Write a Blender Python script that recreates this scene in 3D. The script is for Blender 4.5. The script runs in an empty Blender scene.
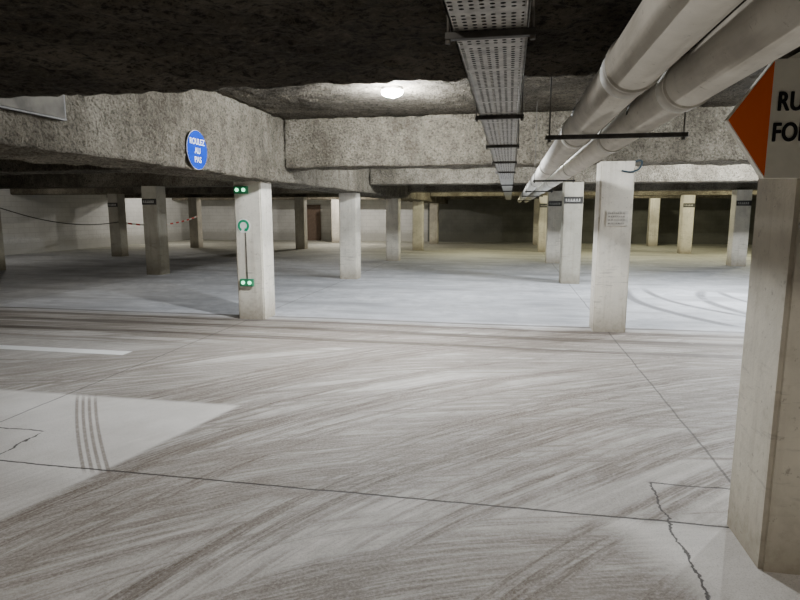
import bpy, bmesh, math, random
from mathutils import Vector, Matrix, noise as mnoise
random.seed(4)
S = bpy.context.scene
COL = S.collection

# ------------------------------------------------------------------ node helpers
def new_mat(name):
    m = bpy.data.materials.new(name); m.use_nodes = True
    nt = m.node_tree
    return m, nt, nt.nodes['Principled BSDF']
def setin(nt, sock, v):
    if isinstance(v, bpy.types.NodeSocket): nt.links.new(v, sock)
    elif isinstance(v, (tuple, list)):
        if len(sock.default_value) == 4 and len(v) == 3: v = (*v, 1)
        sock.default_value = v
    else: sock.default_value = v
def M(nt, op, *a, clamp=False):
    n = nt.nodes.new('ShaderNodeMath'); n.operation = op; n.use_clamp = clamp
    for i, v in enumerate(a): setin(nt, n.inputs[i], v)
    return n.outputs[0]
def ss(nt, v, a, b, lo=0.0, hi=1.0):
    n = nt.nodes.new('ShaderNodeMapRange'); n.interpolation_type = 'SMOOTHSTEP'
    setin(nt, n.inputs[0], v)
    n.inputs[1].default_value = a; n.inputs[2].default_value = b
    n.inputs[3].default_value = lo; n.inputs[4].default_value = hi
    return n.outputs[0]
def noise(nt, vec, scale, detail=4, rough=.55, dist=0.0):
    n = nt.nodes.new('ShaderNodeTexNoise')
    if vec is not None: nt.links.new(vec, n.inputs['Vector'])
    n.inputs['Scale'].default_value = scale; n.inputs['Detail'].default_value = detail
    n.inputs['Roughness'].default_value = rough; n.inputs['Distortion'].default_value = dist
    return n.outputs[0]
def xyz(nt, x, y, z):
    n = nt.nodes.new('ShaderNodeCombineXYZ')
    for i, v in enumerate((x, y, z)): setin(nt, n.inputs[i], v)
    return n.outputs[0]
def mix(nt, f, a, b, mode='MIX'):
    n = nt.nodes.new('ShaderNodeMix'); n.data_type = 'RGBA'; n.blend_type = mode
    setin(nt, n.inputs[0], f); setin(nt, n.inputs[6], a); setin(nt, n.inputs[7], b)
    return n.outputs[2]
def bump(nt, bsdf, h, strength, dist):
    n = nt.nodes.new('ShaderNodeBump'); n.inputs['Strength'].default_value = strength
    n.inputs['Distance'].default_value = dist
    nt.links.new(h, n.inputs['Height']); nt.links.new(n.outputs[0], bsdf.inputs['Normal'])
def pos(nt, kind='Object'):
    tc = nt.nodes.new('ShaderNodeTexCoord')
    if kind == 'World':
        g = nt.nodes.new('ShaderNodeNewGeometry'); v = g.outputs['Position']
    else: v = tc.outputs[kind]
    s = nt.nodes.new('ShaderNodeSeparateXYZ'); nt.links.new(v, s.inputs[0])
    return v, s.outputs[0], s.outputs[1], s.outputs[2]

def simple(name, col, rough=.6, metal=0.0, var=.15, scale=12):
    m, nt, b = new_mat(name)
    v, x, y, z = pos(nt)
    n = noise(nt, v, scale, 5)
    dark = tuple(c*(1-var*2) for c in col)
    lite = tuple(min(1, c*(1+var)) for c in col)
    c = mix(nt, ss(nt, n, .3, .7), dark, lite)
    nt.links.new(c, b.inputs['Base Color'])
    b.inputs['Roughness'].default_value = rough; b.inputs['Metallic'].default_value = metal
    bump(nt, b, n, .15, .004)
    return m

# ------------------------------------------------------------------ materials
def concrete_rough(name, dark, mid, light, bs=1.0, pit=.8, fs=32, hi=.35, soot=.7):
    m, nt, b = new_mat(name)
    v, x, y, z = pos(nt, 'World')
    big = noise(nt, v, .8, 5, .6)
    stain = noise(nt, xyz(nt, M(nt,'MULTIPLY',x,1.3), M(nt,'MULTIPLY',y,1.3), M(nt,'MULTIPLY',z,.8)), 1.0, 5, .65)
    med = noise(nt, v, 7, 6, .7)
    fine = noise(nt, v, fs, 5, .8)
    vo = nt.nodes.new('ShaderNodeTexVoronoi'); vo.inputs['Scale'].default_value = 30
    nt.links.new(v, vo.inputs['Vector'])
    c = mix(nt, ss(nt, med, .3, .7), tuple(a*.4+b_*.6 for a, b_ in zip(dark, mid)), mid)
    c = mix(nt, ss(nt, big, .42, .66, 0, .8), c, light)
    c = mix(nt, ss(nt, stain, .45, .64, 0, soot), c, tuple(a*.6+b_*.4 for a, b_ in zip(dark, mid)))
    g = M(nt, 'ADD', M(nt, 'MULTIPLY', fine, .8), M(nt, 'MULTIPLY', med, .2))
    c = mix(nt, ss(nt, g, .51, .41, 0, pit), c, dark)
    c = mix(nt, ss(nt, g, .54, .66, 0, hi), c, tuple(min(1, k*1.5) for k in light))
    nt.links.new(c, b.inputs['Base Color']); b.inputs['Roughness'].default_value = .95
    b.inputs['Specular IOR Level'].default_value = .15
    h = M(nt, 'ADD', M(nt, 'MULTIPLY', med, .7), M(nt, 'MULTIPLY', fine, .9))
    h = M(nt, 'SUBTRACT', h, M(nt, 'MULTIPLY', vo.outputs[0], .4))
    bump(nt, b, h, bs, .06)
    return m
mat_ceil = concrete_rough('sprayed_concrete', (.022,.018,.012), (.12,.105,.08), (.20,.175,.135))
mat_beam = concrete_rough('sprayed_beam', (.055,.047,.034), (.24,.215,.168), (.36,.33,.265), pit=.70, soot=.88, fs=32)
mat_beam_shaded = concrete_rough('sprayed_beam_shaded', (.010,.008,.0055), (.085,.072,.053), (.15,.13,.097), fs=26)  # darker copy of the beam concrete: shade on the near beam painted in

def pillar_material(name, base, stain, amt=1.0):
    m, nt, b = new_mat(name)
    v, x, y, z = pos(nt, 'World')
    n1 = noise(nt, v, 2.3, 6, .6); n2 = noise(nt, v, 14, 6, .65); n3 = noise(nt, v, 70, 3)
    c = mix(nt, ss(nt, n1, .3, .7), tuple(k*.78 for k in base), base)
    c = mix(nt, ss(nt, n2, .52, .78, 0, .5*amt), c, stain)
    low = ss(nt, M(nt, 'ADD', z, M(nt, 'MULTIPLY', n2, .5)), .12, .70, .9, 0)
    c = mix(nt, low, c, tuple(k*.8 for k in stain))
    vs = xyz(nt, M(nt, 'MULTIPLY', x, 3), M(nt, 'MULTIPLY', y, 3), M(nt, 'MULTIPLY', z, 22))
    sc = noise(nt, vs, 1.4, 4, .6)
    band = M(nt, 'MULTIPLY', ss(nt, z, .2, .45), ss(nt, z, 1.1, .7))
    c = mix(nt, M(nt, 'MULTIPLY', ss(nt, sc, .56, .68), M(nt, 'MULTIPLY', band, .4*amt)), c, (.16,.14,.12))
    sp = noise(nt, v, 30, 4, .65)
    c = mix(nt, ss(nt, sp, .62, .70, 0, .5), c, (.17,.145,.11))
    vd = xyz(nt, M(nt, 'MULTIPLY', x, 12), M(nt, 'MULTIPLY', y, 12), M(nt, 'MULTIPLY', z, .7))
    dr = noise(nt, vd, 1.0, 5, .65)
    c = mix(nt, ss(nt, dr, .48, .75, 0, .45*amt), c, stain)
    nt.links.new(c, b.inputs['Base Color']); b.inputs['Roughness'].default_value = .8
    bump(nt, b, M(nt, 'ADD', n2, M(nt, 'MULTIPLY', n3, .4)), .35, .012)
    return m
mat_pillar = pillar_material('painted_pillar', (.83,.785,.68), (.37,.32,.24), .95)
mat_pillar_near = pillar_material('worn_pillar', (.68,.63,.52), (.33,.285,.21), .95)
mat_pillar_shaded = pillar_material('shaded_pillar', (.46,.435,.36), (.23,.205,.155), .8)  # dimmer copy of the pillar colour: shade on backlit pillars painted in

def floor_material():
    m, nt, b = new_mat('tyre_marked_concrete')
    v, x, y, z = pos(nt, 'Object')
    A = lambda *a: M(nt, 'ADD', *a)
    S_ = lambda *a: M(nt, 'SUBTRACT', *a)
    X = lambda *a: M(nt, 'MULTIPLY', *a)
    MX = lambda *a: M(nt, 'MAXIMUM', *a)
    big = noise(nt, v, .35, 4); med = noise(nt, v, 1.7, 6, .62); med2 = noise(nt, v, 5, 6, .7)
    fine = noise(nt, v, 28, 6, .7); gr = noise(nt, v, 130, 3, .7); grit = noise(nt, v, 60, 4, .75)
    wob = X(S_(noise(nt, v, .22, 1), .5), .7)
    def polar(cx, cy, fams):
        dx = S_(x, cx); dy = S_(y, cy)
        r = A(M(nt, 'SQRT', A(X(dx, dx), X(dy, dy))), wob)
        a = M(nt, 'ARCTAN2', dy, dx)
        out = [noise(nt, xyz(nt, X(r, kr), X(a, ka), seed), 1.0, det, rg) for kr, ka, seed, det, rg in fams]
        return r, out
    F = lambda s: [(1.2, .8, s, 1, .5), (4.2, 1.2, s+3, 3, .55), (17, 4.0, s+7, 4, .65), (55, 30, s+11, 3, .65)]
    r1, (w1, m1, f1, d1) = polar(5.2, -1.0, F(1.0))
    r2, (w2, m2, f2, d2) = polar(-7.5, 13.5, F(23.0))
    r3, (w3, m3, f3, d3) = polar(2.5, -3.5, F(41.0))
    def sweep(w_, m_, f_, d_, lo, hi):
        s = A(X(w_, .75), A(X(m_, .65), X(med2, .12)))
        k = ss(nt, s, lo, hi)
        k = X(k, ss(nt, f_, .30, .58, .50, 1))
        return X(k, ss(nt, d_, .3, .60, .72, 1))
    k1 = X(sweep(w1, m1, f1, d1, .58, .80), X(ss(nt, r1, 2.6, 3.6), ss(nt, r1, 13, 10.5)))
    k2 = X(sweep(w2, m2, f2, d2, .68, .86), X(ss(nt, r2, 5.5, 6.5), ss(nt, r2, 14, 12)))
    k3 = X(sweep(w3, m3, f3, d3, .62, .82), ss(nt, r3, 13, 11))
    ys = A(y, X(wob, .4))
    sxa = noise(nt, xyz(nt, X(x, .12), X(ys, 3.2), 2.0), 1.0, 3, .55)
    sxf = noise(nt, xyz(nt, X(x, .8), X(ys, 20), 5.0), 1.0, 4, .6)
    k4 = X(X(ss(nt, sxa, .34, .50), ss(nt, sxf, .3, .6, .5, 1)), X(ss(nt, y, 5.4, 6.6), ss(nt, y, 8.5, 8.1)))
    def trk(p, w_): return ss(nt, M(nt, 'ABSOLUTE', S_(ys, p)), w_, w_*.4)
    k5 = X(MX(MX(trk(7.45, .15), trk(7.95, .12)), MX(trk(6.85, .11), trk(8.3, .06))), ss(nt, sxf, .3, .6, .45, 1.0))
    base_dirt = X(ss(nt, A(X(f1, .45), A(X(med, .30), X(med2, .25))), .38, .60, .24, .62), ss(nt, big, .3, .6, .85, 1))
    drive = MX(MX(MX(k1, X(k2, .9)), X(k3, .9)), X(k4, .9))
    dirt = MX(drive, base_dirt)
    dirt = X(dirt, ss(nt, grit, .34, .58, .80, 1.04))
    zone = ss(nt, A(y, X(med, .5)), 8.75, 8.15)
    left_edge = A(A(x, X(S_(y, 3.02), -.21)), 2.45)
    pl = X(X(ss(nt, y, 4.36, 4.28), ss(nt, left_edge, .03, -.03)), ss(nt, A(y, X(x, .55)), .45, .75))
    pl2 = X(ss(nt, x, -3.86, -3.9), ss(nt, y, 4.36, 4.28))
    pr = X(ss(nt, y, 3.06, 2.95), ss(nt, A(x, X(y, .55)), 2.0, 2.35))
    clean = MX(X(X(MX(pl, pl2), .86), ss(nt, y, 2.7, 3.05, .55, 1)), X(pr, .74))
    dirt = X(X(dirt, zone), S_(1, clean))
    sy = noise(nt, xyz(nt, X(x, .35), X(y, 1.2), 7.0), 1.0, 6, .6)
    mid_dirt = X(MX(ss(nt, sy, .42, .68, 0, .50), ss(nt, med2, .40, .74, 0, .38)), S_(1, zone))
    def arc(cx, cy, R_, w_, g0):
        dx = S_(x, cx); dy = S_(y, cy)
        rr = A(M(nt, 'SQRT', A(X(dx, dx), X(dy, dy))), X(wob, .5))
        return X(ss(nt, M(nt, 'ABSOLUTE', S_(rr, R_)), w_, w_*.2), ss(nt, med, g0, g0+.15, .65, 1))
    rings = MX(MX(arc(7.2, 11.6, 4.9, .17, .3), arc(7.4, 12.3, 4.6, .13, .35)), MX(arc(7.8, 11.0, 4.2, .16, .33), arc(8.3, 12.0, 4.1, .12, .3)))
    rings = X(rings, X(ss(nt, y, 8.5, 8.9), ss(nt, x, 6.9, 5.2)))
    rings = X(rings, ss(nt, y, 13.6, 12.0))
    mid_dirt = MX(mid_dirt, X(rings, ss(nt, fine, .3, .6, .65, .92)))
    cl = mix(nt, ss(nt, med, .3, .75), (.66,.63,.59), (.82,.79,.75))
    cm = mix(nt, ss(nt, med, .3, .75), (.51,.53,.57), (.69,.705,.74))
    far_lamp_tint = ss(nt, y, 17.0, 24.0)
    cm = mix(nt, far_lamp_tint, cm, (.58,.572,.485))  # yellow lamp light at the far end painted into the floor colour
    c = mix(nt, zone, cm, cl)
    dc = mix(nt, ss(nt, big, .35, .65), (.092,.067,.047), (.138,.105,.077))
    c = mix(nt, M(nt, 'MULTIPLY', dirt, .94, clamp=True), c, dc)
    c = mix(nt, X(X(k5, .80), S_(1, X(MX(pl, pl2), 1.0))), c, (.080,.062,.048))
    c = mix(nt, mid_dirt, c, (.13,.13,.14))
    scr = X(X(ss(nt, f1, .56, .70), ss(nt, d1, .46, .60)), X(zone, ss(nt, grit, .42, .58)))
    c = mix(nt, X(scr, .45), c, (.62,.58,.52))
    scr2 = X(X(ss(nt, f3, .58, .72), ss(nt, d3, .48, .60)), X(zone, ss(nt, grit, .4, .6)))
    c = mix(nt, X(scr2, .38), c, (.58,.54,.49))
    pat = X(X(ss(nt, med2, .58, .68), ss(nt, grit, .44, .56)), zone)
    c = mix(nt, X(pat, .25), c, (.70,.67,.62))
    c = mix(nt, X(ss(nt, gr, .50, .68), .34), c, (.14,.12,.10))
    c = mix(nt, X(ss(nt, grit, .57, .69), .30), c, (.16,.135,.11))
    # parallel tread marks of one tyre, soft-edged and slightly bent
    q = A(A(X(x, .756), X(y, .654)), X(M(nt, 'POWER', S_(y, 3.6), 2.0), -.045))
    w = ss(nt, M(nt, 'SINE', X(A(q, .02), 140.0)), -.7, .6)
    tr = X(X(w, X(ss(nt, q, -.04, -.025), ss(nt, q, .150, .135))), X(ss(nt, y, 4.40, 4.15), ss(nt, y, 2.93, 3.05)))
    c = mix(nt, X(X(tr, .72), ss(nt, fine, .3, .6, .6, 1)), c, (.16,.12,.09))
    wl = X(X(ss(nt, y, 5.68, 5.69), ss(nt, y, 5.865, 5.855)), X(ss(nt, x, -9.6, -9.55), ss(nt, x, -4.25, -4.28)))
    c = mix(nt, X(wl, ss(nt, fine, .2, .45, .8, 1)), c, (.95,.95,.93))
    jw = X(S_(noise(nt, v, 2.0, 5, .7), .5), .045)
    def line(cc, pos_, w_, wm=1.0):
        d = M(nt, 'ABSOLUTE', A(S_(cc, pos_), X(jw, wm)))
        return ss(nt, d, w_, w_*.45)
    J = line(y, 3.02, .011)
    for p in (8.25, 13.6, 18.95): J = MX(J, X(line(y, p, .012), .6))
    for p in (-13.95, -8.85, -3.82, 1.35, 6.5): J = MX(J, X(line(x, p, .011), .7))
    jw = X(S_(noise(nt, v, 3.2, 5, .72), .5), .16)
    for cx in (.86, -3.32):
        J = MX(J, X(line(x, cx, .010), ss(nt, y, 3.50, 3.46)))
    J = MX(J, X(line(y, 3.47, .010, .5), X(ss(nt, x, .84, .88), ss(nt, x, 1.9, 1.8))))
    J = MX(J, X(line(y, 3.52, .010, .5), ss(nt, x, -3.32, -3.36)))
    c = mix(nt, X(J, .9), c, (.04,.034,.03))
    nt.links.new(c, b.inputs['Base Color'])
    setin(nt, b.inputs['Roughness'], ss(nt, med, .2, .8, .62, .82))
    b.inputs['Specular IOR Level'].default_value = .25
    h = S_(A(X(fine, .25), A(X(gr, .15), X(grit, .15))), J)
    bump(nt, b, h, .35, .01)
    return m
mat_floor = floor_material()

def A_(nt, a, b): return M(nt, 'ADD', a, M(nt, 'MULTIPLY', b, .4))
def wall_material(name, a, bcol, low):
    m, nt, b = new_mat(name)
    v, x, y, z = pos(nt, 'World')
    n = noise(nt, v, 1.2, 6, .6); n2 = noise(nt, v, 14, 5)
    c = mix(nt, ss(nt, n, .3, .7), a, bcol)
    c = mix(nt, ss(nt, A_(nt, z, n2), .9, .5, 0, .6), c, low)
    br = nt.nodes.new('ShaderNodeTexBrick')
    s = xyz(nt, M(nt, 'ADD', x, y), z, 0.0)
    nt.links.new(s, br.inputs['Vector']); br.inputs['Scale'].default_value = 1.0
    br.inputs['Brick Width'].default_value = .5; br.inputs['Row Height'].default_value = .2
    br.inputs['Mortar Size'].default_value = .008
    c = mix(nt, M(nt, 'MULTIPLY', br.outputs['Fac'], .4), c, low)
    nt.links.new(c, b.inputs['Base Color']); b.inputs['Roughness'].default_value = .85
    bump(nt, b, n2, .3, .01)
    return m
mat_wall_white = wall_material('white_block_wall', (.66,.66,.64), (.78,.78,.76), (.38,.37,.34))
mat_wall_dark = wall_material('dark_block_wall', (.15,.152,.135), (.21,.212,.19), (.11,.11,.10))

mat_steel = simple('galvanised_steel', (.40,.39,.36), .55, .2, .15, 20)
mat_darksteel = simple('dark_bracket_steel', (.06,.056,.05), .6, .3, .2, 20)
mat_rod = simple('dull_grey_rod', (.12,.11,.095), .7, .2, .1, 20)
def pipe_material(name, base, k):
    m, nt, b = new_mat(name)
    v, x, y, z = pos(nt, 'World')
    n = noise(nt, v, 3.5, 6, .65); f = noise(nt, v, 22, 5, .7)
    st = noise(nt, xyz(nt, M(nt,'MULTIPLY',x,9), M(nt,'MULTIPLY',y,1.1), M(nt,'MULTIPLY',z,9)), 1.0, 5, .6)
    c = mix(nt, ss(nt, n, .3, .7), tuple(c_*.82 for c_ in base), base)
    c = mix(nt, ss(nt, st, .50, .72, 0, .38*k), c, (.28,.25,.20))
    c = mix(nt, ss(nt, f, .59, .72, 0, .45*k), c, (.18,.16,.13))
    nt.links.new(c, b.inputs['Base Color']); b.inputs['Roughness'].default_value = .85
    b.inputs['Specular IOR Level'].default_value = .2
    bump(nt, b, f, .15, .004)
    return m
mat_pipe = pipe_material('dusty_grey_pipe', (.84,.815,.745), 1)
mat_collar = pipe_material('pipe_collar_plastic', (.66,.64,.575), 1)
mat_cable = simple('black_cable', (.02,.02,.022), .5, 0, .1)
mat_hose = simple('blue_grey_hose', (.022,.045,.06), .5, 0, .1)
mat_blue = simple('blue_sign_enamel', (.0,.035,.38), .5, 0, .04)
mat_blue.node_tree.nodes['Principled BSDF'].inputs['Specular IOR Level'].default_value = .05
mat_white = simple('white_sign_enamel', (.88,.88,.84), .5, 0, .04)
mat_faded = simple('faded_print', (.42,.41,.38), .7, 0, .2)
mat_pale_print = simple('pale_notice_print', (.46,.43,.38), .7, 0, .2)
mat_cream = simple('cream_sign_panel', (.92,.89,.77), .5, 0, .05, 6)
mat_orange = simple('orange_sign_panel', (1.0,.18,.03), .6, 0, .01, 6)
mat_orange.node_tree.nodes['Principled BSDF'].inputs['Specular IOR Level'].default_value = .1
mat_black = simple('black_lettering', (.008,.008,.008), .6, 0, .05)
mat_greenpaint = simple('green_sign_paint', (.01,.35,.17), .5, 0, .05)
mat_box = simple('green_housing', (.04,.26,.13), .5, 0, .1)
mat_plate = simple('grey_plate', (.12,.11,.09), .85, 0, .3, 5)
mat_dplate = simple('dark_bay_plate', (.045,.043,.04), .6, 0, .1)
mat_door = simple('brown_door_paint', (.16,.11,.08), .6, 0, .1)
def emit(name, col, st):
    m, nt, b = new_mat(name)
    b.inputs['Base Color'].default_value = (*col, 1)
    b.inputs['Emission Color'].default_value = (*col, 1); b.inputs['Emission Strength'].default_value = st
    return m
mat_glow = emit('lamp_diffuser_glow', (.97,.99,1), 1200)
mat_led = emit('green_led_glow', (.35,1,.6), 3)
def tape_mat():
    m, nt, b = new_mat('red_white_tape')
    v, x, y, z = pos(nt, 'World')
    w = ss(nt, M(nt, 'SINE', M(nt, 'MULTIPLY', M(nt,'ADD',y,M(nt,'MULTIPLY',z,.6)), 14)), -.05, .05)
    nt.links.new(mix(nt, w, (.8,.06,.04), (.85,.85,.82)), b.inputs['Base Color'])
    return m
mat_tape = tape_mat()

# ------------------------------------------------------------------ mesh helpers
def finish(bm, name, mat, loc=(0,0,0), parent=None, smooth=False):
    me = bpy.data.meshes.new(name); bmesh.ops.recalc_face_normals(bm, faces=bm.faces)
    bm.to_mesh(me); bm.free()
    if smooth:
        for p in me.polygons: p.use_smooth = True
    me.materials.append(mat)
    o = bpy.data.objects.new(name, me); COL.objects.link(o)
    o.location = loc
    if parent: o.parent = parent
    return o
def add_box(bm, lo, hi, bev=0.0):
    r = bmesh.ops.create_cube(bm, size=1)
    c = [(lo[i]+hi[i])/2 for i in range(3)]; s = [hi[i]-lo[i] for i in range(3)]
    for v in r['verts']:
        v.co = Vector((v.co.x*s[0]+c[0], v.co.y*s[1]+c[1], v.co.z*s[2]+c[2]))
    if bev:
        es = list({e for v in r['verts'] for e in v.link_edges})
        bmesh.ops.bevel(bm, geom=es, offset=bev, segments=2, affect='EDGES', profile=.5)
def box(name, lo, hi, mat, bev=0.0, parent=None, origin=None):
    o = origin or ((lo[0]+hi[0])/2, (lo[1]+hi[1])/2, lo[2])
    bm = bmesh.new()
    add_box(bm, [lo[i]-o[i] for i in range(3)], [hi[i]-o[i] for i in range(3)], bev)
    pl = parent.location if parent else (0,0,0)
    return finish(bm, name, mat, [o[i]-pl[i] for i in range(3)], parent)
def add_cyl(bm, p0, p1, r, seg=24, r2=None, caps=True):
    p0 = Vector(p0); p1 = Vector(p1); d = p1-p0
    rot = d.to_track_quat('Z', 'Y').to_matrix().to_4x4()
    bmesh.ops.create_cone(bm, cap_ends=caps, segments=seg, radius1=r, radius2=r if r2 is None else r2,
                          depth=d.length, matrix=Matrix.Translation((p0+p1)/2) @ rot)
def cyls(name, items, mat, parent=None, loc=(0,0,0), seg=24):
    pl = Vector(parent.location) if parent else Vector((0,0,0))
    bm = bmesh.new(); L = Vector(loc)
    for it in items: add_cyl(bm, Vector(it[0])-L, Vector(it[1])-L, it[2], seg, it[3] if len(it) > 3 else None)
    o = finish(bm, name, mat, L-pl, parent)
    for p in o.data.polygons: p.use_smooth = len(p.vertices) == 4
    return o
def curve(name, pts, r, mat, parent=None, flat=None):
    cu = bpy.data.curves.new(name, 'CURVE'); cu.dimensions = '3D'
    sp = cu.splines.new('NURBS'); sp.points.add(len(pts)-1); sp.use_endpoint_u = True; sp.order_u = 3
    o0 = Vector(pts[0]); pl = Vector(parent.location) if parent else Vector((0,0,0))
    for p, q in zip(sp.points, pts): p.co = (*(Vector(q)-o0), 1)
    if flat: cu.extrude = flat
    else: cu.bevel_depth = r; cu.bevel_resolution = 3
    tmp = bpy.data.objects.new('tmp', cu); COL.objects.link(tmp)
    bpy.context.view_layer.update()
    me = bpy.data.meshes.new_from_object(tmp.evaluated_get(bpy.context.evaluated_depsgraph_get()))
    bpy.data.objects.remove(tmp)
    me.materials.clear(); me.materials.append(mat)
    o = bpy.data.objects.new(name, me); COL.objects.link(o); o.location = o0-pl
    if parent: o.parent = parent
    return o
def text(s, size, mat, loc, rot, parent, name='lettering', bold=.0, sx=1.0, align='CENTER'):
    """bold lettering: shifted copies of each outline joined into one mesh"""
    cu = bpy.data.curves.new(name, 'FONT'); cu.body = s; cu.size = size
    cu.align_x = align; cu.align_y = 'CENTER'; cu.extrude = .001
    cu.space_character = 1.0 + bold/size*1.6
    tmp = bpy.data.objects.new('tmp', cu); COL.objects.link(tmp)
    bpy.context.view_layer.update()
    me0 = bpy.data.meshes.new_from_object(tmp.evaluated_get(bpy.context.evaluated_depsgraph_get()))
    bpy.data.objects.remove(tmp)
    bm = bmesh.new()
    offs = [(-1,0),(1,0),(0,0),(0,.55),(0,-.55),(-.7,.4),(.7,.4),(.7,-.4),(-.7,-.4)] if bold else [(0,0)]
    for k, (ox, oy) in enumerate(offs):
        n0 = len(bm.verts); bm.from_mesh(me0); bm.verts.ensure_lookup_table()
        for v in bm.verts[n0:]: v.co += Vector((ox*bold, oy*bold, k*.00003))
    for v in bm.verts: v.co.x *= sx
    me = bpy.data.meshes.new(name); bm.to_mesh(me); bm.free()
    me.materials.clear(); me.materials.append(mat)
    o = bpy.data.objects.new(name, me); COL.objects.link(o)
    o.rotation_euler = rot; o.location = Vector(loc)-Vector(parent.location); o.parent = parent
    return o
def tag(o, label, cat, group=None):
    o['label'] = label; o['category'] = cat
    if group: o['group'] = group
def structure(o): o['kind'] = 'structure'; return o
def rough_box(lo, hi, step, amp):
    """closed box of small quads whose surface is lumpy like sprayed concrete"""
    bm = bmesh.new(); o = Vector(((lo[0]+hi[0])/2, (lo[1]+hi[1])/2, lo[2]))
    n = [max(1, round((hi[i]-lo[i])/step)) for i in range(3)]
    cache = {}
    def vert(i, j, k):
        key = (i, j, k)
        if key not in cache:
            p = Vector([lo[a]+(hi[a]-lo[a])*key[a]/n[a] for a in range(3)])
            nr = Vector([(-1 if key[a] == 0 else (1 if key[a] == n[a] else 0)) for a in range(3)])
            if nr.length: nr.normalize()
            h = mnoise.noise(p*6)*.45 + mnoise.noise(p*15)*.6 + mnoise.noise(p*1.3)*.6
            cache[key] = bm.verts.new(p+nr*(h*amp-amp*.3)-o)
        return cache[key]
    for ax in range(3):
        a, b_ = [q for q in range(3) if q != ax]
        for side in (0, n[ax]):
            if ax == 2 and side: continue          # top is buried in the slab
            for i in range(n[a]):
                for j in range(n[b_]):
                    ks = []
                    for di, dj in ((0,0),(1,0),(1,1),(0,1)):
                        k = [0,0,0]; k[ax] = side; k[a] = i+di; k[b_] = j+dj
                        ks.append(vert(*k))
                    bm.faces.new(ks)
    return bm, o

# ------------------------------------------------------------------ room shell
XL, XR, YF, YB, ZC = -18.5, 16.8, -4.5, 31.6, 2.95
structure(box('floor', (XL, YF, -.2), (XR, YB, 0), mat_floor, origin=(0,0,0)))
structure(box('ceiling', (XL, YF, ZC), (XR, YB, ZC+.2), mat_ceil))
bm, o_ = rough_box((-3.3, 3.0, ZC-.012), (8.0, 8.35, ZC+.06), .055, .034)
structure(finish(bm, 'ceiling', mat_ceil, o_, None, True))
structure(box('wall_left', (XL-.2, YF, 0), (XL, YB, ZC), mat_wall_white))
structure(box('wall_right', (XR, YF, 0), (XR+.2, YB, ZC), mat_wall_dark))
structure(box('wall_back', (XL, YB, 0), (-4.4, YB+.2, ZC), mat_wall_white))
structure(box('wall_rear', (-4.4, YB, 0), (XR, YB+.2, ZC), mat_wall_dark))
structure(box('wall_front', (XL, YF-.2, 0), (XR, YF, ZC), mat_wall_dark))
structure(box('door_1', (-11.5, YB-.06, 0), (-10.5, YB-.005, 2.0), mat_door, .01))

# ------------------------------------------------------------------ beams
ZB = 2.25
def beam(lo, hi, mat, label, step=.5, amp=0.0):
    if amp: bm, o = rough_box(lo, hi, step, amp)
    else:
        bm = bmesh.new(); o = ((lo[0]+hi[0])/2, (lo[1]+hi[1])/2, lo[2])
        add_box(bm, [lo[i]-o[i] for i in range(3)], [hi[i]-o[i] for i in range(3)], .03)
    ob = finish(bm, 'ceiling_beam', mat, o, None, bool(amp))
    tag(ob, label, 'beam', 'concrete ceiling beams')
    return ob
near = (1.35, 3.05)
lanes = [(8.3+5.35*i, 9.0+5.35*i) for i in range(5)]
beam((-4.2, -.5, 2.04), (-3.3, YB, ZC), mat_beam, 'deep rough sprayed-concrete beam running over the pillar row', .055, .04)
XA = (XL, -4.2); XB_ = (-3.3, XR)
beam((XA[0], near[0], ZB), (XA[1], near[1], ZC), mat_beam_shaded, 'rough sprayed-concrete beam, shade painted into its colour, crossing the driving lane')
beam((XB_[0], near[0], ZB), (8.0, near[1], ZC), mat_beam_shaded, 'rough sprayed-concrete beam, shade painted into its colour, crossing the driving lane', .045, .036)
for k, (a, b_) in enumerate(lanes):
    for xa, xb in (XA, XB_):
        if k == 0 and xa > -4: beam((xa, a, ZB), (xb, b_, ZC), mat_beam, 'rough sprayed-concrete cross beam above the pillars', .05, .04)
        elif k == 0: beam((-9.2, a, ZB), (xb, b_, ZC), mat_beam, 'rough sprayed-concrete cross beam above the pillars', .08, .034)
        else: beam((xa, a, ZB), (xb, b_, ZC), mat_beam, 'rough sprayed-concrete cross beam above the pillars')

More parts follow.
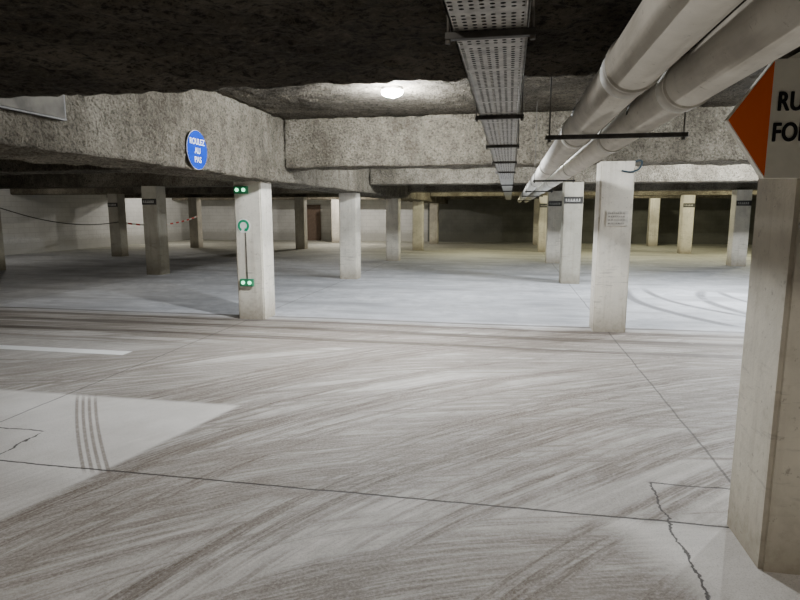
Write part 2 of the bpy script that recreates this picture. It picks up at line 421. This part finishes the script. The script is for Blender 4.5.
# ------------------------------------------------------------------ pillars
W = .21
def pillar_mesh(h, mat):
    bm = bmesh.new(); add_box(bm, (-W, -W, 0), (W, W, h), 0)
    es = [e for e in bm.edges if abs(e.verts[0].co.z-e.verts[1].co.z) > .5]
    bmesh.ops.bevel(bm, geom=es, offset=.018, segments=2, affect='EDGES')
    me = bpy.data.meshes.new('concrete_pillar'); bmesh.ops.recalc_face_normals(bm, faces=bm.faces)
    bm.to_mesh(me); bm.free(); me.materials.append(mat); return me
pm_tall = pillar_mesh(ZB, mat_pillar); pm_short = pillar_mesh(2.05, mat_pillar)
pm_near = pillar_mesh(ZB, mat_pillar_near); pm_shaded = pillar_mesh(ZB, mat_pillar_shaded)
rows = [2.86, 8.24, 13.61, 18.96, 24.31, 29.6]; cols = [-14.02, -8.98, -3.79, 1.37, 6.74, 11.9]
pil = {}
for i, y in enumerate(rows):
    for j, x in enumerate(cols):
        if i == 0 and j != 3: continue
        if i == 1 and j in (0, 5, 4, 1): continue
        if i == 2 and j > 3: continue
        if i == 3 and j == 5: continue
        dark = (i, j) in ((2,1), (3,0), (2,0), (2,3))
        me = pm_near if i == 0 else (pm_short if j == 2 else (pm_shaded if dark else pm_tall))
        o = bpy.data.objects.new('concrete_pillar', me); COL.objects.link(o)
        if i < 2 and j == 3: x = 1.36
        o.location = (x, y, 0)
        lab = 'square painted concrete pillar standing on the garage floor'
        if dark: lab = 'square concrete pillar on the floor, shade painted into its grey-beige colour'
        if (i, j) == (0, 3): lab = 'worn beige concrete pillar with scuffed edges below an arrow sign'
        if (i, j) == (1, 2): lab = 'white square concrete pillar carrying green signal lights'
        if (i, j) == (1, 3): lab = 'white square concrete pillar with a notice beside the pipes'
        tag(o, lab, 'pillar', 'square concrete pillars')
        pil[(i, j)] = o

# ------------------------------------------------------------------ cable tray
TX0, TX1, TZ = -.175, .035, 2.11
tray = bpy.data.objects.new('cable_tray', None); COL.objects.link(tray); tray.location = (-.07, 1.0, TZ)
tag(tray, 'perforated galvanised steel cable tray hung below the ceiling', 'cable tray')
bm = bmesh.new()
nx, p = 8, (TX1-TX0)/8
y0, y1 = -.6, 9.4; ny = int((y1-y0)/p)
vc = {}
def V(x, y):
    k = (round(x*1e5), round(y*1e5))
    if k not in vc: vc[k] = bm.verts.new((x+.07, y-1.0, 0))
    return vc[k]
for i in range(nx):
    for j in range(ny):
        cx, cy = TX0+(i+.5)*p, y0+(j+.5)*p
        hp = p/2
        outer = [(cx+hp,cy),(cx+hp,cy+hp),(cx,cy+hp),(cx-hp,cy+hp),(cx-hp,cy),(cx-hp,cy-hp),(cx,cy-hp),(cx+hp,cy-hp)]
        if j % 12 == 11:
            bm.faces.new([V(*q) for q in outer]); continue
        r = p*.27
        inner = [(cx+r*math.cos(k*math.pi/4), cy+r*math.sin(k*math.pi/4)) for k in range(8)]
        iv = [bm.verts.new((q[0]+.07, q[1]-1.0, 0)) for q in inner]
        for k in range(8):
            k2 = (k+1) % 8
            bm.faces.new([V(*outer[k]), V(*outer[k2]), iv[k2], iv[k]])
add_box(bm, (TX0+.07, y0+ny*p-1, -.001), (TX1+.07, 24, .001))
finish(bm, 'tray_base', mat_steel, (0,0,0), tray)
bm = bmesh.new()
for xx in (TX0, TX1-.004):
    add_box(bm, (xx+.07, y0-1, 0), (xx+.074, 24, .055))
    add_box(bm, (xx+.07-.006, y0-1, .052), (xx+.08, 24, .057))
finish(bm, 'tray_side', mat_steel, (0,0,0), tray)
for k, cx in enumerate((-.14, -.105, -.07, -.035, 0)):
    cyls('cable', [((cx, y0, TZ+.018), (cx, 25, TZ+.018), .015)], mat_cable, tray, (cx, y0, TZ+.018), 10)

def top_at(y):
    if near[0] < y < near[1]: return ZB+.01
    for a, b_ in lanes:
        if a < y < b_: return ZB+.01
    return ZC
for k, yy in enumerate([.35, 1.75, 3.22, 4.62, 6.1, 7.6, 11.2, 14.5]):
    zt = top_at(yy)
    h = bpy.data.objects.new('tray_hanger', None); COL.objects.link(h); h.location = (-.07, yy, TZ-.03)
    tag(h, 'dark steel channel rail on threaded rods under the cable tray', 'bracket', 'cable tray hangers')
    box('rail', (TX0-.022, yy-.012, TZ-.022), (TX1+.022, yy+.012, TZ-.002), mat_darksteel, .002, h)
    for xx in (TX0-.014, TX1+.014):
        cyls('rod', [((xx, yy, TZ-.03), (xx, yy, zt), .004), ((xx, yy, TZ-.032), (xx, yy, TZ-.022), .008)], mat_rod, h, (xx, yy, TZ-.03), 8)

# ------------------------------------------------------------------ pipes
PZ, PR = 2.085, .088
for px, offs in ((.39, 0.0), (.655, .35)):
    pp = bpy.data.objects.new('drain_pipe', None); COL.objects.link(pp); pp.location = (px, 3, PZ)
    tag(pp, 'long dusty off-white drain pipe slung under the ceiling', 'pipe', 'large overhead drain pipes')
    cyls('pipe_body', [((px, -1.5, PZ), (px, 25.5, PZ), PR)], mat_pipe, pp, (px, 3, PZ), 40)
    for cy in (2.1, 3.75, 6.4, 9.4, 12.4, 15.4, 18.4):
        cy += offs
        cyls('pipe_coupling', [((px, cy, PZ), (px, cy+.13, PZ), PR+.004), ((px, cy-.010, PZ), (px, cy+.010, PZ), PR+.008)],
             mat_collar, pp, (px, cy, PZ), 40)
for yy in (.6, 3.18, 7.5, 11.3, 14.6, 20):
    zt = top_at(yy)
    h = bpy.data.objects.new('pipe_hanger', None); COL.objects.link(h); h.location = (.51, yy, PZ-PR-.05)
    tag(h, 'dark steel rail on threaded rods carrying the drain pipes', 'bracket', 'drain pipe hangers')
    xa, xb = (.17, .86) if yy < 4 else (.27, .775)
    box('rail', (xa, yy-.013, PZ-PR-.026), (xb, yy+.013, PZ-PR-.004), mat_darksteel, .003, h)
    for xx in (xa+.02, xb-.02):
        cyls('rod', [((xx, yy, PZ-PR-.038), (xx, yy, zt), .0038), ((xx, yy, PZ-PR-.040), (xx, yy, PZ-PR-.028), .009)], mat_rod, h, (xx, yy, PZ-PR-.038), 8)
    for px in (.39, .655):
        bm = bmesh.new(); n = 32
        ring = []
        for k in range(n+1):
            a = math.pi*k/n
            ring.append([bm.verts.new((px-.51+(PR+t)*math.cos(a), dy, .05+PR+(PR+t)*math.sin(a))) for dy, t in ((-.012,.001),(.012,.001),(.012,.004),(-.012,.004))])
        for k in range(n):
            for q in range(4):
                bm.faces.new([ring[k][q], ring[k][(q+1)%4], ring[k+1][(q+1)%4], ring[k+1][q]])
        finish(bm, 'pipe_strap', mat_darksteel, (0,0,0), h)

hs = curve('hose', [(1.58,8.30,2.235),(1.62,8.2,2.27),(1.66,8.1,2.26),(1.65,8.03,2.20),(1.60,8.018,2.13),(1.5,8.02,2.10),(1.40,8.022,2.13)], .012, mat_hose)
tag(hs, 'dark blue-grey flexible hose looped round a pillar top', 'hose')

# ------------------------------------------------------------------ blue speed sign on deep beam
SX = -3.28
sg = bpy.data.objects.new('round_sign', None); COL.objects.link(sg); sg.location = (SX, 5.79, 2.25)
tag(sg, 'round blue enamel sign with white capitals on a concrete beam', 'sign')
cyls('sign_rim', [((SX, 5.79, 2.25), (SX+.004, 5.79, 2.25), .203)], mat_white, sg, (SX,5.79,2.25), 64)
cyls('sign_disc', [((SX+.003, 5.79, 2.25), (SX+.006, 5.79, 2.25), .200)], mat_blue, sg, (SX,5.79,2.25), 64)
R = (math.radians(90), 0, math.radians(90))
text('ROULEZ', .088, mat_white, (SX+.008, 5.79, 2.333), R, sg, bold=.0014, sx=.88)
text('AU', .088, mat_white, (SX+.008, 5.79, 2.240), R, sg, bold=.0014, sx=.95)
text('PAS', .088, mat_white, (SX+.008, 5.79, 2.147), R, sg, bold=.0014, sx=.95)

pn = bpy.data.objects.new('junction_panel', None); COL.objects.link(pn); pn.location = (-3.28, 3.45, 2.28)
tag(pn, 'flat grey-beige steel panel with dark edge fixed to the beam', 'panel')
box('panel_frame', (-3.31, 3.06, 2.27), (-3.262, 3.92, 2.60), mat_darksteel, .002, pn)
box('panel_cover', (-3.264, 3.07, 2.285), (-3.255, 3.90, 2.59), mat_plate, .002, pn)

# ------------------------------------------------------------------ arrow sign on near pillar
ar = bpy.data.objects.new('arrow_sign', None); COL.objects.link(ar); ar.location = (1.36, 2.63, 1.73)
tag(ar, 'arrow-shaped direction sign, orange point and cream panel with black capitals', 'sign')
def plate(name, pts, y0, y1, mat, parent):
    bm = bmesh.new(); L = parent.location
    f = [bm.verts.new((x-L[0], y0-L[1], z-L[2])) for x, z in pts]
    g = [bm.verts.new((x-L[0], y1-L[1], z-L[2])) for x, z in pts]
    bm.faces.new(f); bm.faces.new(g[::-1])
    for i in range(len(pts)):
        j = (i+1) % len(pts); bm.faces.new([f[i], g[i], g[j], f[j]])
    return finish(bm, name, mat, (0,0,0), parent)
zt, zb = 2.19, 1.735
plate('sign_panel', [(1.0,zb),(2.0,zb),(2.0,zt),(1.0,zt),(.845,1.965)], 2.60, 2.64, mat_cream, ar)
plate('arrow_point', [(.850,1.965),(1.0,zb+.007),(1.0,zt-.007)], 2.598, 2.601, mat_orange, ar)
RF = (math.radians(90), 0, 0)
text('RU', .100, mat_black, (1.022, 2.597, 2.026), RF, ar, bold=.004, sx=.70, align='LEFT')
text('FOR', .100, mat_black, (1.012, 2.597, 1.909), RF, ar, bold=.004, sx=.70, align='LEFT')

# ------------------------------------------------------------------ pillar signals
FA = 8.24-W
def signal(z, xo):
    s = bpy.data.objects.new('signal_light', None); COL.objects.link(s); s.location = (xo, FA-.03, z)
    tag(s, 'small green housing with two glowing green lights on a pillar', 'signal light', 'green pillar signals')
    box('housing', (xo-.105, FA-.05, z-.055), (xo+.105, FA+.002, z+.055), mat_box, .006, s)
    for dx in (-.052, .052):
        cyls('lens', [((xo+dx, FA-.062, z), (xo+dx, FA-.049, z), .026)], mat_led, s, (xo+dx, FA-.055, z), 20)
signal(1.92, -3.87); signal(.56, -3.83)
cd = cyls('conduit', [((-3.83, FA-.008, .615), (-3.83, FA-.008, 1.30), .007)], mat_plate, None, (-3.83, FA-.008, .615), 10)
tag(cd, 'thin grey vertical cable conduit fixed to a pillar', 'conduit')
ci = bpy.data.objects.new('round_notice', None); COL.objects.link(ci); ci.location = (-3.86, FA, 1.4)
tag(ci, 'small round white notice with a green circular arrow on a pillar', 'sign')
cyls('notice_disc', [((-3.86, FA-.006, 1.4), (-3.86, FA, 1.4), .105)], mat_white, ci, (-3.86,FA,1.4), 40)
bm = bmesh.new()
n = 40
vs = []
for k in range(n+1):
    a = math.radians(-50)+math.radians(290)*k/n
    vs.append([bm.verts.new((rr*math.cos(a), yy, rr*math.sin(a))) for rr, yy in ((.056,-.006),(.056,-.010),(.090,-.010),(.090,-.006))])
for k in range(n):
    for q in range(4): bm.faces.new([vs[k][q], vs[k][(q+1)%4], vs[k+1][(q+1)%4], vs[k+1][q]])
a0 = math.radians(-50)
def P(r_, a_, yy): return bm.verts.new((r_*math.cos(a_), yy, r_*math.sin(a_)))
tri = [(.040, a0), (.104, a0), (.074, a0-.62)]
f = [P(r_, a_, -.0100) for r_, a_ in tri]; g = [P(r_, a_, -.006) for r_, a_ in tri]
bm.faces.new(f); bm.faces.new(g[::-1])
for i in range(3): bm.faces.new([f[i], g[i], g[(i+1)%3], f[(i+1)%3]])
finish(bm, 'notice_arrow', mat_greenpaint, (0,0,0), ci)

def notice(x, y, z, w, h, mat, pmat, lab, lines=3, name='bay_plate', grp='bay plates', lo=.018, hi=.05):
    s = bpy.data.objects.new(name, None); COL.objects.link(s); s.location = (x, y, z)
    tag(s, lab, 'plate', grp)
    box('plate', (x-w/2, y-.01, z-h/2), (x+w/2, y+.001, z+h/2), mat, .002, s)
    for k in range(lines):
        bm = bmesh.new()
        zz = z+h/2-h*(k+.75)/(lines+.5)
        hh = h*.4/lines/2
        xx = x-w*.42; pts = []
        while xx < x+w*.34:
            ww = random.uniform(lo, hi); x2 = min(xx+ww, x+w*.42)
            pts.append((xx, x2)); xx = x2+lo*.9
        prof = []
        for a_, b_ in pts: prof += [(a_, hh), (b_, hh), (b_, -hh*.55), (b_+lo*.9, -hh*.55)]
        prof = prof[:-2]
        top = [bm.verts.new((px_-x, -.0125, zz-z+pz_)) for px_, pz_ in prof]
        bot = [bm.verts.new((px_-x, -.0125, zz-z-hh)) for px_, pz_ in prof]
        for i in range(len(prof)-1):
            if abs(prof[i][0]-prof[i+1][0]) < 1e-7: continue
            bm.faces.new([top[i], top[i+1], bot[i+1], bot[i]])
        bmesh.ops.remove_doubles(bm, verts=bm.verts, dist=1e-6)
        finish(bm, 'print_row', pmat, (0,0,0), s)
mat_notice = simple('weathered_notice', (.74,.71,.63), .6, 0, .10, 20)
notice(1.38, FA, 1.52, .27, .20, mat_notice, mat_pale_print, 'weathered white notice with faded print on a pillar', 4, 'pillar_notice', 'notices', .01, .03)
for (i, j) in ((2,3),(3,3),(2,1),(3,4),(4,3),(4,4),(3,0)):
    p_ = pil[(i, j)]
    notice(p_.location.x, p_.location.y-W, 1.86, .40, .15, mat_dplate, mat_faded, 'small dark bay plate with pale characters on a pillar', 1, lo=.025, hi=.04)

# ------------------------------------------------------------------ barrier tape
def sag(a, b, s, n=9):
    a = Vector(a); b = Vector(b)
    return [a.lerp(b, t/(n-1))+Vector((0,0,-s*4*(t/(n-1))*(1-t/(n-1)))) for t in range(n)]
TXP = cols[0]+.19
t1 = curve('barrier_tape', sag((TXP,13.80,1.72), (TXP,18.77,1.25), .25), 0, mat_cable, flat=.014)
tag(t1, 'thin dark twisted tape sagging between two pillars', 'barrier tape')
t2 = curve('barrier_tape', sag((TXP,19.15,1.2), (TXP,24.12,1.4), .2), 0, mat_tape, flat=.03)
tag(t2, 'red and white striped barrier tape strung between pillars', 'barrier tape')

# ------------------------------------------------------------------ lamps
def lamp(x, y, power, col=(1,1,1), glow=mat_glow):
    e = bpy.data.objects.new('ceiling_lamp', None); COL.objects.link(e); e.location = (x, y, ZC)
    tag(e, 'oval bulkhead ceiling lamp with a glowing diffuser', 'lamp', 'ceiling lamps')
    bm = bmesh.new()
    bmesh.ops.create_cone(bm, cap_ends=True, segments=32, radius1=.11, radius2=.12, depth=.06, matrix=Matrix.Translation((0,0,-.03)) @ Matrix.Diagonal((1,.6,1,1)))
    finish(bm, 'lamp_base', mat_plate, (0,0,0), e)
    bm = bmesh.new()
    bmesh.ops.create_uvsphere(bm, u_segments=24, v_segments=12, radius=.12)
    for v in bm.verts: v.co = Vector((v.co.x, v.co.y*.7, -.05+min(.02, v.co.z)*.5))
    bmesh.ops.remove_doubles(bm, verts=bm.verts, dist=.0005)
    finish(bm, 'lamp_diffuser', glow, (0,0,0), e, True)
    l = bpy.data.lights.new('lamp_light', 'POINT'); l.energy = power; l.color = col; l.shadow_soft_size = .05
    lo = bpy.data.objects.new('lamp_light', l); COL.objects.link(lo); lo.location = (0,0,-.17); lo.parent = e
cool = (.91,.955,1.0); warm = (1,.96,.66); neutral = (1,.95,.88)
dim = emit('dim_lamp_glow', (1,.95,.8), 60)
lamp(-1.3, 6.45, 330, cool)
lamp(-1.3, 11.9, 320, cool, dim)
lamp(4.4, 11.6, 1200, cool, dim)
lamp(4.0, 6.9, 360, cool, dim)
lamp(-1.3, -1.6, 175, neutral, dim)
lamp(-8.2, 10.2, 50, neutral, dim)  # added lamp, hidden behind the beams, to brighten the dark pillar front it faces
lamp(-6.4, 16.5, 25, neutral, dim)
lamp(-16.3, 16.5, 32, neutral, dim)
lamp(-16.3, 26.5, 140, neutral, dim)
lamp(-8.0, 27.8, 380, neutral, dim)
lamp(-1.3, 22.2, 190, warm, dim)
lamp(4.0, 22.2, 220, warm, dim)
lamp(9.2, 22.2, 340, warm, dim)
lamp(6.0, 28.0, 110, warm, dim)
lamp(4.4, .6, 85, neutral, dim)

w = bpy.data.worlds.new('w'); S.world = w; w.use_nodes = True
w.node_tree.nodes['Background'].inputs[0].default_value = (.5,.55,.6,1)
w.node_tree.nodes['Background'].inputs[1].default_value = .02

# ------------------------------------------------------------------ camera
cam = bpy.data.cameras.new('camera'); cam.lens = 26.0; cam.sensor_width = 36
co = bpy.data.objects.new('camera', cam); COL.objects.link(co)
co.location = (0, 0, 1.6)
co.rotation_euler = (math.radians(90-8.65), 0, math.radians(10.65))
S.camera = co
